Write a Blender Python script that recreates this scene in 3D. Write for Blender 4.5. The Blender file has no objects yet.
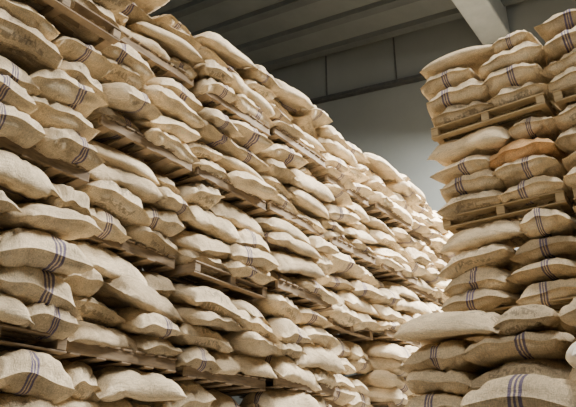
import bpy, math, random
import numpy as np
from mathutils import Vector, Matrix
random.seed(11); rng=np.random.default_rng(11)
HC=1.9
# ---------------- materials ----------------
def mat(name):
    m=bpy.data.materials.new(name); m.use_nodes=True
    nt=m.node_tree; b=nt.nodes['Principled BSDF']; return m,nt,b
def N(nt,t,**k):
    n=nt.nodes.new(t)
    for a,v in k.items(): setattr(n,a,v)
    return n
def math_(nt,op,a,b=None,clamp=False,c=None):
    n=N(nt,'ShaderNodeMath',operation=op); n.use_clamp=clamp
    for i,x in enumerate((a,b,c)):
        if x is None: continue
        if isinstance(x,(int,float)): n.inputs[i].default_value=x
        else: nt.links.new(x,n.inputs[i])
    return n.outputs[0]
def mix(nt,f,a,b,bt='MIX'):
    n=N(nt,'ShaderNodeMix',data_type='RGBA',blend_type=bt)
    for i,x in ((0,f),(6,a),(7,b)):
        if isinstance(x,(int,float)): n.inputs[i].default_value=x
        elif isinstance(x,tuple): n.inputs[i].default_value=(*x,1)
        else: nt.links.new(x,n.inputs[i])
    return n.outputs[2]
def burlap(name,light,dark):
    m,nt,b=mat(name); L=nt.links.new
    loc=N(nt,'ShaderNodeAttribute',attribute_name='loc').outputs['Vector']
    rnd=N(nt,'ShaderNodeAttribute',attribute_name='rnd').outputs['Vector']
    s=N(nt,'ShaderNodeSeparateXYZ'); L(loc,s.inputs[0])
    r=N(nt,'ShaderNodeSeparateXYZ'); L(rnd,r.inputs[0])
    off=N(nt,'ShaderNodeVectorMath',operation='MULTIPLY_ADD'); L(rnd,off.inputs[0]); off.inputs[1].default_value=(37,19,23); L(loc,off.inputs[2])
    P=off.outputs[0]
    def noise(sc,det=4,rough=.6,vec=P,dist=0):
        n=N(nt,'ShaderNodeTexNoise'); n.inputs['Scale'].default_value=sc; n.inputs['Detail'].default_value=det; n.inputs['Roughness'].default_value=rough
        n.inputs['Distortion'].default_value=dist
        L(vec,n.inputs['Vector']); return n.outputs['Fac']
    n1=noise(3,2,.5); n2=noise(90,3,.7); n3=noise(7,2,.5,dist=1.0)
    def stretch(v):
        q=N(nt,'ShaderNodeVectorMath',operation='MULTIPLY'); L(P,q.inputs[0]); q.inputs[1].default_value=v; return q.outputs[0]
    w1=noise(1,2,.6,stretch((10,160,40))); w2=noise(1,2,.6,stretch((160,10,160)))
    base=mix(nt,r.outputs[0],dark,light)
    isor=math_(nt,'GREATER_THAN',r.outputs[2],1.5)
    base=mix(nt,math_(nt,'MULTIPLY',isor,.7),base,(.36,.19,.07))
    ispale=math_(nt,'LESS_THAN',r.outputs[2],-1)
    base=mix(nt,ispale,base,(.56,.52,.45))
    mot=math_(nt,'MULTIPLY_ADD',n1,1.5,c=.2)
    cr=N(nt,'ShaderNodeCombineColor'); [L(mot,cr.inputs[i]) for i in range(3)]
    base=mix(nt,.7,base,cr.outputs[0],'MULTIPLY')
    wv=math_(nt,'ADD',w1,w2); wv=math_(nt,'ADD',wv,n2); wv=math_(nt,'MULTIPLY',wv,.667)
    wv2=math_(nt,'MULTIPLY_ADD',wv,4.6,c=-1.35)
    cr2=N(nt,'ShaderNodeCombineColor'); [L(wv2,cr2.inputs[i]) for i in range(3)]
    base=mix(nt,.65,base,cr2.outputs[0],'MULTIPLY')
    v0=math_(nt,'MULTIPLY',math_(nt,'SUBTRACT',r.outputs[1],.72),.35)
    v=math_(nt,'SUBTRACT',s.outputs[1],v0)
    wob=math_(nt,'MULTIPLY',math_(nt,'SUBTRACT',n1,.5),.03); v=math_(nt,'ADD',v,wob)
    av=math_(nt,'ABSOLUTE',v)
    c0=math_(nt,'LESS_THAN',av,.007)
    c1=math_(nt,'LESS_THAN',math_(nt,'ABSOLUTE',math_(nt,'SUBTRACT',av,.029)),.010)
    st=math_(nt,'MAXIMUM',c0,c1)
    has=math_(nt,'GREATER_THAN',r.outputs[1],.40)
    st=math_(nt,'MULTIPLY',st,has)
    st=math_(nt,'MULTIPLY',st,math_(nt,'MULTIPLY_ADD',n2,.5,c=.52),True)
    base=mix(nt,st,base,(.055,.048,.18))
    pv=math_(nt,'LESS_THAN',math_(nt,'ABSOLUTE',s.outputs[1]),.2)
    rows=math_(nt,'GREATER_THAN',math_(nt,'FRACT',math_(nt,'MULTIPLY',s.outputs[0],11.)),.5)
    q=N(nt,'ShaderNodeTexVoronoi',feature='F1',distance='CHEBYCHEV'); q.inputs['Scale'].default_value=1; L(stretch((28,38,5)),q.inputs['Vector'])
    let=math_(nt,'GREATER_THAN',q.outputs['Distance'],.38)
    pu=math_(nt,'GREATER_THAN',s.outputs[0],.2)
    hasp=math_(nt,'LESS_THAN',r.outputs[1],.2)
    pr=math_(nt,'MULTIPLY',math_(nt,'MULTIPLY',pv,rows),math_(nt,'MULTIPLY',let,math_(nt,'MULTIPLY',pu,hasp)))
    base=mix(nt,math_(nt,'MULTIPLY',pr,.4),base,(.05,.04,.04))
    L(base,b.inputs['Base Color']); b.inputs['Roughness'].default_value=.95
    b.inputs['Specular IOR Level'].default_value=.06
    h=math_(nt,'ADD',math_(nt,'MULTIPLY',n3,.9),math_(nt,'MULTIPLY',wv,.5))
    bp=N(nt,'ShaderNodeBump'); bp.inputs['Strength'].default_value=.9; bp.inputs['Distance'].default_value=.035
    L(h,bp.inputs['Height']); L(bp.outputs[0],b.inputs['Normal'])
    return m
M_BURLAP=burlap('burlap_jute',(.385,.308,.20),(.225,.175,.11))
def plain(name,c1,c2,sc,rough=.85,stretch=(1,1,1),bump=.3,bd=.01):
    m,nt,b=mat(name); L=nt.links.new
    tc=N(nt,'ShaderNodeTexCoord'); mp=N(nt,'ShaderNodeMapping'); mp.inputs['Scale'].default_value=stretch; L(tc.outputs['Object'],mp.inputs[0])
    n=N(nt,'ShaderNodeTexNoise'); n.inputs['Scale'].default_value=sc; n.inputs['Detail'].default_value=6; n.inputs['Roughness'].default_value=.65; L(mp.outputs[0],n.inputs['Vector'])
    rp=N(nt,'ShaderNodeMapRange'); rp.inputs[1].default_value=.3; rp.inputs[2].default_value=.7; L(n.outputs['Fac'],rp.inputs[0])
    L(mix(nt,rp.outputs[0],c1,c2),b.inputs['Base Color']); b.inputs['Roughness'].default_value=rough
    bp=N(nt,'ShaderNodeBump'); bp.inputs['Strength'].default_value=bump; bp.inputs['Distance'].default_value=bd; L(n.outputs['Fac'],bp.inputs['Height']); L(bp.outputs[0],b.inputs['Normal'])
    return m
M_WOOD=plain('pallet_wood_weathered',(.15,.105,.062),(.38,.27,.155),4,stretch=(1,1,6))
M_WOOD2=plain('pallet_wood_pale',(.28,.20,.105),(.52,.38,.20),5,stretch=(1,1,6))
M_WALL=plain('wall_plaster_grey',(.138,.145,.130),(.165,.172,.155),.6)
M_CEIL=plain('ceiling_panel_grey',(.145,.15,.137),(.19,.195,.178),.8)
M_RIB=plain('ceiling_rib_dark',(.092,.097,.088),(.128,.133,.12),1.5)
M_BEAM=plain('beam_concrete',(.40,.41,.38),(.50,.51,.48),2)
M_FLOOR=plain('floor_concrete',(.36,.35,.33),(.46,.45,.42),1.2)
M_STEEL=plain('dark_steel',(.03,.03,.03),(.06,.06,.055),8,.5)

# ---------------- sack meshes ----------------
NU,NM=40,44
L0,W0,T0=.98,.74,.30
def quads():
    f=[]
    for i in range(NU-1):
        for k in range(NM):
            k2=(k+1)%NM
            f.append((i*NM+k,(i+1)*NM+k,(i+1)*NM+k2,i*NM+k2))
    return np.array(f,dtype=np.int32)
QF=quads()
def variant(seed):
    r=np.random.default_rng(seed)
    s=np.linspace(-1,1,NU-2); u=np.sin(s*math.pi/2)*.45+s*.55
    u=np.concatenate([[-1.0],u,[1.0]])
    ext=np.zeros(NU); ext[0]=-.025; ext[-1]=.025
    th=np.arange(NM)/NM*2*math.pi
    U,TH=np.meshgrid(u,th,indexing='ij'); E=np.repeat(ext[:,None],NM,1)
    V=np.sign(np.cos(TH))*np.abs(np.cos(TH))**.85
    S=np.sign(np.sin(TH)); S[np.abs(np.sin(TH))<1e-6]=0
    pw=r.uniform(2.7,4.2)
    tv=(1-np.abs(V)**pw).clip(0)**r.uniform(.48,.58)
    tu=(1-np.abs(U)**r.uniform(3.6,6)).clip(0)**.52
    skew=1+.15*np.sin(V*r.uniform(1,2.5)+r.uniform(0,6))+.10*np.sin(U*r.uniform(1,3)+r.uniform(0,6))
    Z=S*T0/2*tv*tu*skew
    taper=1-.10*np.abs(U)**r.uniform(5,9)*r.uniform(-.3,1.0)
    Xc=L0/2*U*(1-.03*(1-V**2)*(np.abs(U)**4)-.01*np.abs(V)**6)+E
    Y=W0/2*V*taper*(1-.04*(1-U**2)*r.uniform(-.8,1))
    Y+=.03*np.sin(U*r.uniform(2,4)+r.uniform(0,6))
    d=np.zeros_like(Z)
    for _ in range(6):
        kx,ky=r.normal(0,3.2,2); d+=.005*np.sin(kx*U+ky*V+S*r.uniform(0,3)+r.uniform(0,6))
    # long soft folds
    for _ in range(7):
        a=r.uniform(0,math.pi); k=r.uniform(2,5)
        ph=k*(U*1.3*math.cos(a)+V*math.sin(a))+.6*np.sin(2*U+r.uniform(0,6))+.6*np.sin(2*V+r.uniform(0,6))+S*r.uniform(0,2)+r.uniform(0,6)
        msk=(.5+.5*np.sin(r.normal(0,2.4)*U+r.normal(0,2.4)*V+r.uniform(0,6)))**2
        d-=.030*msk*(1-np.abs(np.sin(ph)))**4
    # gathers running back from the sewn ends
    d+=.013*np.sin(V*r.uniform(14,22)+r.uniform(0,6)+S)*np.abs(U)**3
    amp=(tv*tu)**.35
    Z+=S*d*amp
    Xc+=np.sign(U)*d*.9*np.abs(U)**3*amp
    Z+=.014*np.sin(V*r.uniform(3,8)+r.uniform(0,6))*np.abs(U)**6
    Z-=.05*V**2*r.uniform(.6,1.5)
    cu,cv=r.choice([-1,1]),r.choice([-1,1])
    Z-=r.uniform(0,.07)*((1+cu*U)/2*(1+cv*V)/2)**2
    co=np.stack([Xc,Y,Z],-1).reshape(-1,3)
    return co,co.copy()
VARS=[variant(i) for i in range(36)]
class Sacks:
    def __init__(s): s.co=[];s.loc=[];s.rnd=[];s.n=0
    def add(s,pos,yaw,w=.72,t=.29,l=.98,droop=.05,tilt=0,roll=0,rnd=None,side=0,bend=0):
        co,loc=VARS[rng.integers(len(VARS))]; c=co.copy()
        c*=np.array([l/L0,w/W0,t/T0])
        c[:,2]+=bend*(c[:,1]/(w/2))*np.abs(c[:,1]/(w/2))
        if side==0:
            uu=((c[:,0]/(l/2)+.4)/1.4).clip(0,1.2); c[:,2]-=droop*uu**2
        else:
            uu=((-c[:,1]/(w/2)+.4)/1.4).clip(0,1.2); c[:,2]-=droop*uu**2
            c[:,2]-=.05*(c[:,0]/(l/2))**4
        R=np.array(Matrix.Rotation(yaw,3,'Z')@Matrix.Rotation(tilt,3,'Y')@Matrix.Rotation(roll,3,'X'))
        c=c@R.T+np.array(pos)
        s.co.append(c); s.loc.append(loc)
        q=rng.random(3) if rnd is None else np.array(rnd)
        s.rnd.append(np.repeat(q[None,:],len(c),0)); s.n+=1
    def build(s,name,material,parent=None):
        n=s.n; V=NU*NM
        co=np.concatenate(s.co).astype(np.float32); loc=np.concatenate(s.loc).astype(np.float32); rd=np.concatenate(s.rnd).astype(np.float32)
        F=(QF[None]+ (np.arange(n)*V)[:,None,None]).reshape(-1,4).astype(np.int32)
        me=bpy.data.meshes.new(name); me.vertices.add(len(co)); me.vertices.foreach_set('co',co.ravel())
        me.loops.add(F.size); me.loops.foreach_set('vertex_index',F.ravel())
        me.polygons.add(len(F)); me.polygons.foreach_set('loop_start',np.arange(0,F.size,4,dtype=np.int32))
        try: me.polygons.foreach_set('loop_total',np.full(len(F),4,dtype=np.int32))
        except Exception: pass
        me.update(calc_edges=True)
        me.polygons.foreach_set('use_smooth',np.ones(len(F),dtype=bool))
        a=me.attributes.new('loc','FLOAT_VECTOR','POINT'); a.data.foreach_set('vector',loc.ravel())
        a=me.attributes.new('rnd','FLOAT_VECTOR','POINT'); a.data.foreach_set('vector',rd.ravel())
        me.materials.append(material); me.validate()
        o=bpy.data.objects.new(name,me); bpy.context.collection.objects.link(o)
        if parent: o.parent=parent
        return o
class Boxes:
    def __init__(s): s.v=[];s.f=[]
    def box(s,M,c,d):
        b=len(s.v)
        for x in(-1,1):
            for y in(-1,1):
                for z in(-1,1):
                    s.v.append(M@Vector((c[0]+x*d[0]/2,c[1]+y*d[1]/2,c[2]+z*d[2]/2)))
        for q in((0,1,3,2),(4,6,7,5),(0,4,5,1),(2,3,7,6),(0,2,6,4),(1,5,7,3)): s.f.append(tuple(b+i for i in q))
    def build(s,name,material,parent=None,bev=.004):
        me=bpy.data.meshes.new(name); me.from_pydata(s.v,[],s.f); me.update(); me.materials.append(material)
        o=bpy.data.objects.new(name,me); bpy.context.collection.objects.link(o)
        if bev:
            m=o.modifiers.new('bevel','BEVEL'); m.width=bev; m.segments=1
        if parent: o.parent=parent
        return o
def pallet(B,pos,yaw,w,kind):
    M=Matrix.Translation(pos)@Matrix.Rotation(yaw,4,'Z')
    D=1.1; ox=-D/2
    j=lambda a:random.uniform(-a,a)
    if kind==0:
        for x in(-.03,-D/2,-D+.03): B.box(M,(x,0,.072),(.045,w,.10))
        n=9
        for i in range(n):
            y=-w/2+w*(i+.5)/n
            B.box(M,(ox+j(.01),y,.131),(D+.03,w/n*.78,.018))
            if i%2==0: B.box(M,(ox+j(.01),y,.009),(D+.03,w/n*.78,.018))
    else:
        for y in(-w/2+.05,0,w/2-.05):
            B.box(M,(ox,y,.072),(D,.09,.10))
        for i in range(6):
            x=-.05-(D-.1)*i/5
            B.box(M,(x+.0,j(.01),.131),(.12,w+j(.02),.018))
            if i in(0,2,3,5): B.box(M,(x,j(.01),.009),(.1,w,.018))
def empty(name):
    e=bpy.data.objects.new(name,None); bpy.context.collection.objects.link(e); return e
def column(SK,BX,origin,yaw,width,levels,kinds,jit=1.0,backrow=True,pside=.35,topside=None,poff=(-.10,.05),orange=None,tf=(1.1,1.26)):
    R=Matrix.Rotation(yaw,3,'Z'); O=Vector(origin)
    for li,(z0,z1,n) in enumerate(levels):
        dx=random.uniform(-.06,.06)*jit
        pal_off=dx+random.uniform(*poff)
        pallet(BX,O+R@Vector((pal_off,0,max(z0,0))),yaw+(random.uniform(-.02,.02)*jit if z0>0 else 0),width*.97,kinds(li))
        sp=(z1-z0-.155)/n
        last=li==len(levels)-1
        for k in range(n):
            zc=z0+.155+sp*(k+.5)
            lw=random.random()<pside
            ls=random.choice((-1,1))
            if topside is not None:
                lw = (k==n-1); ls=topside
                if topside==0: lw=random.random()<.12; ls=random.choice((-1,1))
            if lw:
                a=.88+random.uniform(-.03,.06); w1=a if ls<0 else width-a
            else:
                w1=width/2+random.uniform(-.08,.08)*jit*width
            w2=width-w1
            dr=1.0 if k>0 else .6
            for side,w in((-1,w1),(1,w2)):
                yc=(-width/2+w1/2) if side<0 else (width/2-w2/2)
                out=random.gauss(0,.045)*jit+dx-(.02 if k==n-1 else 0)
                t=sp*random.uniform(*tf)
                zz=zc+random.uniform(-.01,.01)*jit
                rn=None
                if orange==(li,k,side): rn=(.5,.3,2.)
                bd=random.gauss(0,.024)*jit*dr
                if lw and side==ls:
                    wd=random.uniform(.62,.72)
                    p=O+R@Vector((out-wd/2+.07,yc,zz+.02))
                    SK.add(p,yaw+math.pi/2+random.gauss(0,.07)*jit,w=wd,t=t*1.02,l=w*1.08,droop=random.uniform(.03,.1)*jit*dr,
                        roll=random.gauss(.0,.03)*jit*dr,tilt=random.gauss(0,.035)*jit*dr,side=1,rnd=rn)
                else:
                    l=random.uniform(.92,1.06)
                    p=O+R@Vector((out-l/2+.07,yc+random.uniform(-.02,.02),zz))
                    SK.add(p,yaw+random.gauss(0,.10)*jit,w=w*random.uniform(1.02,1.09),t=t,l=l,bend=bd,
                       droop=random.uniform(.01,.12)*jit*dr,tilt=random.gauss(.02,.035)*jit*dr,roll=random.gauss(0,.055)*jit*dr,rnd=rn)
                if backrow and last and k>=n-2:
                    p=O+R@Vector((out-l-.5 if not lw else -1.4,yc,zc))
                    SK.add(p,yaw+math.pi,w=w,t=sp*1.2,l=.96,droop=0)
# ---------- long wall of sacks on the left ----------
SX=-4.85
SK=Sacks();BX=Boxes(); E=empty('burlap_sack_stack')
y=-.87
while y<13.4:
    near=y+1.4<3.55
    w=random.uniform(1.34,1.40)
    s=random.uniform(-.07,.07)
    if near:
        b=[0,1.45,2.92+s*.5,4.5+s*.5,6.05+s*.5]; ns=[4,4,5,5,5]; top=7.7
    else:
        b=[0,1.6+s,2.88+s,4.05+s+random.uniform(-.05,.05),5.2+s+random.uniform(-.06,.06),6.3+s+random.uniform(-.06,.06)]
        top=random.uniform(7.15,7.4)+.015*y; ns=[5,4,4,4,4,4]
    lv=[(b[i],(b[i+1] if i<len(b)-1 else top),ns[i]) for i in range(len(b))]
    column(SK,BX,(SX+random.uniform(-.09,.09)+(.2 if near else 0),y+w/2,0),0,w,lv,lambda i:0 if random.random()<.8 else 1,1.4)
    y+=w+.07
SK.build('sacks',M_BURLAP,E); BX.build('pallets',M_WOOD,E)
# ---------- right hand stacks ----------
def rstack(x0,yf,levels,ncol,jit,name='burlap_sack_stack',ts=-1,orange=None,extra=None):
    SK=Sacks();BX=Boxes();E=empty(name)
    for c in range(ncol):
        w=1.4; column(SK,BX,(x0+w/2+c*(w+.04),yf,0),-math.pi/2,w,levels,lambda i:1,jit,topside=ts if c==0 else 0,poff=(-.02,.03),orange=orange if c==0 else None,tf=(1.07,1.18))
    if extra: extra(SK)
    SK.build('sacks',M_BURLAP,E); BX.build('pallets',M_WOOD2,E)
rstack(-2.6,6.62,[(0,1.12,4),(1.12,2.27,4),(2.27,3.42,4),(3.42,4.57,4),(4.57,5.72,4),(5.72,6.9,4)],3,.55,orange=(4,2,1))
rstack(-2.65,5.42,[(0,1.08,4),(1.08,2.2,4),(2.2,3.36,4)],3,.8)
rstack(-1.66,4.2,[(0,1.36,5),(1.36,2.56,4)],2,.9,ts=0,
   extra=lambda SK:SK.add((-.70,4.72,2.71),-math.pi/2+.2,w=.66,t=.24,l=.95,droop=.07,rnd=(.5,.7,-2.)))

# ---------------- building ----------------
X0,X1,Y0,Y1=-16,9,-7,15
def simple(name,boxes,m,bev=0):
    B=Boxes()
    for c,d in boxes: B.box(Matrix.Identity(4),c,d)
    return B.build(name,m,None,bev)
simple('floor',[(((X0+X1)/2,(Y0+Y1)/2,-.1),(X1-X0,Y1-Y0,.2))],M_FLOOR)
simple('wall_back',[(((X0+X1)/2,Y1+.15,8),(X1-X0+.6,.3,16.4))],M_WALL)
simple('wall_front',[(((X0+X1)/2,Y0-.15,8),(X1-X0+.6,.3,16.4))],M_WALL)
simple('wall_left',[((X0-.15,(Y0+Y1)/2,8),(.3,Y1-Y0,16.4))],M_WALL)
simple('wall_right',[((X1+.15,(Y0+Y1)/2,8),(.3,Y1-Y0,16.4))],M_WALL)
SL=.15
def zc(x): return 14.8-SL*(x+8.7)
ang=math.atan(SL); MC=Matrix.Translation(((X0+X1)/2,0,zc((X0+X1)/2)))@Matrix.Rotation(ang,4,'Y')
LN=(X1-X0)/math.cos(ang)
B=Boxes(); B.box(MC,(0,(Y0+Y1)/2,.1),(LN,Y1-Y0,.2)); B.build('ceiling',M_CEIL,None,0)
B=Boxes(); yy=Y0+.4
while yy<Y1:
    B.box(MC,(0,yy,-.09),(LN,.28,.18)); yy+=1.25
B.build('ceiling_ribs',M_RIB,None,0)
simple('roof_beam',[((-3.72,(Y0+Y1)/2,13.5),(.75,Y1-Y0,1.15))],M_BEAM,.03)
B=Boxes(); MW=Matrix.Translation((-7.9,Y1-.12,12.9))@Matrix.Rotation(ang,4,'Y'); B.box(MW,(3,0,0),(20,.22,.12)); B.build('trim_1',M_STEEL,None,.01)
def rod(name,x,y,z0,z1,r=.02):
    bpy.ops.mesh.primitive_cylinder_add(radius=r,depth=z1-z0,location=(x,y,(z0+z1)/2),vertices=10); o=bpy.context.object; o.name=name; o.data.materials.append(M_STEEL)
rod('wall_conduit',-6.75,Y1-.06,12.8,zc(-6.75)-.1,.025)
rod('wall_conduit',-9.2,Y1-.06,13.2,zc(-9.2)-.1,.025)

# ---------------- light ----------------
def area(name,loc,target,size,power,col):
    l=bpy.data.lights.new(name,'AREA'); l.size=size; l.energy=power; l.color=col
    o=bpy.data.objects.new(name,l); o.location=loc; bpy.context.collection.objects.link(o)
    o.rotation_euler=(Vector(target)-Vector(loc)).to_track_quat('-Z','Y').to_euler()
area('skylight_lamp',(-2.2,12.0,10.5),(-4.5,10,4),2.0,3900,(1,1,.99))
area('soft_fill',(.5,5.5,11.5),(-4,6,4),2.0,850,(1,.99,.96))
area('soft_fill',(-1.0,-1.5,10.0),(-2,6,4),3.0,330,(1,.99,.96))  # added soft fill from the camera side, not a fixture of the warehouse
w=bpy.data.worlds.new('world'); bpy.context.scene.world=w; w.use_nodes=True
w.node_tree.nodes['Background'].inputs[0].default_value=(.85,.88,.9,1); w.node_tree.nodes['Background'].inputs[1].default_value=.1

# ---------------- camera ----------------
cam=bpy.data.cameras.new('camera'); co=bpy.data.objects.new('camera',cam); bpy.context.collection.objects.link(co)
cam.sensor_width=36; cam.lens=36*641/576
co.location=(0,0,HC); co.rotation_euler=(math.radians(90+23.4),0,math.radians(35.7))
bpy.context.scene.camera=co
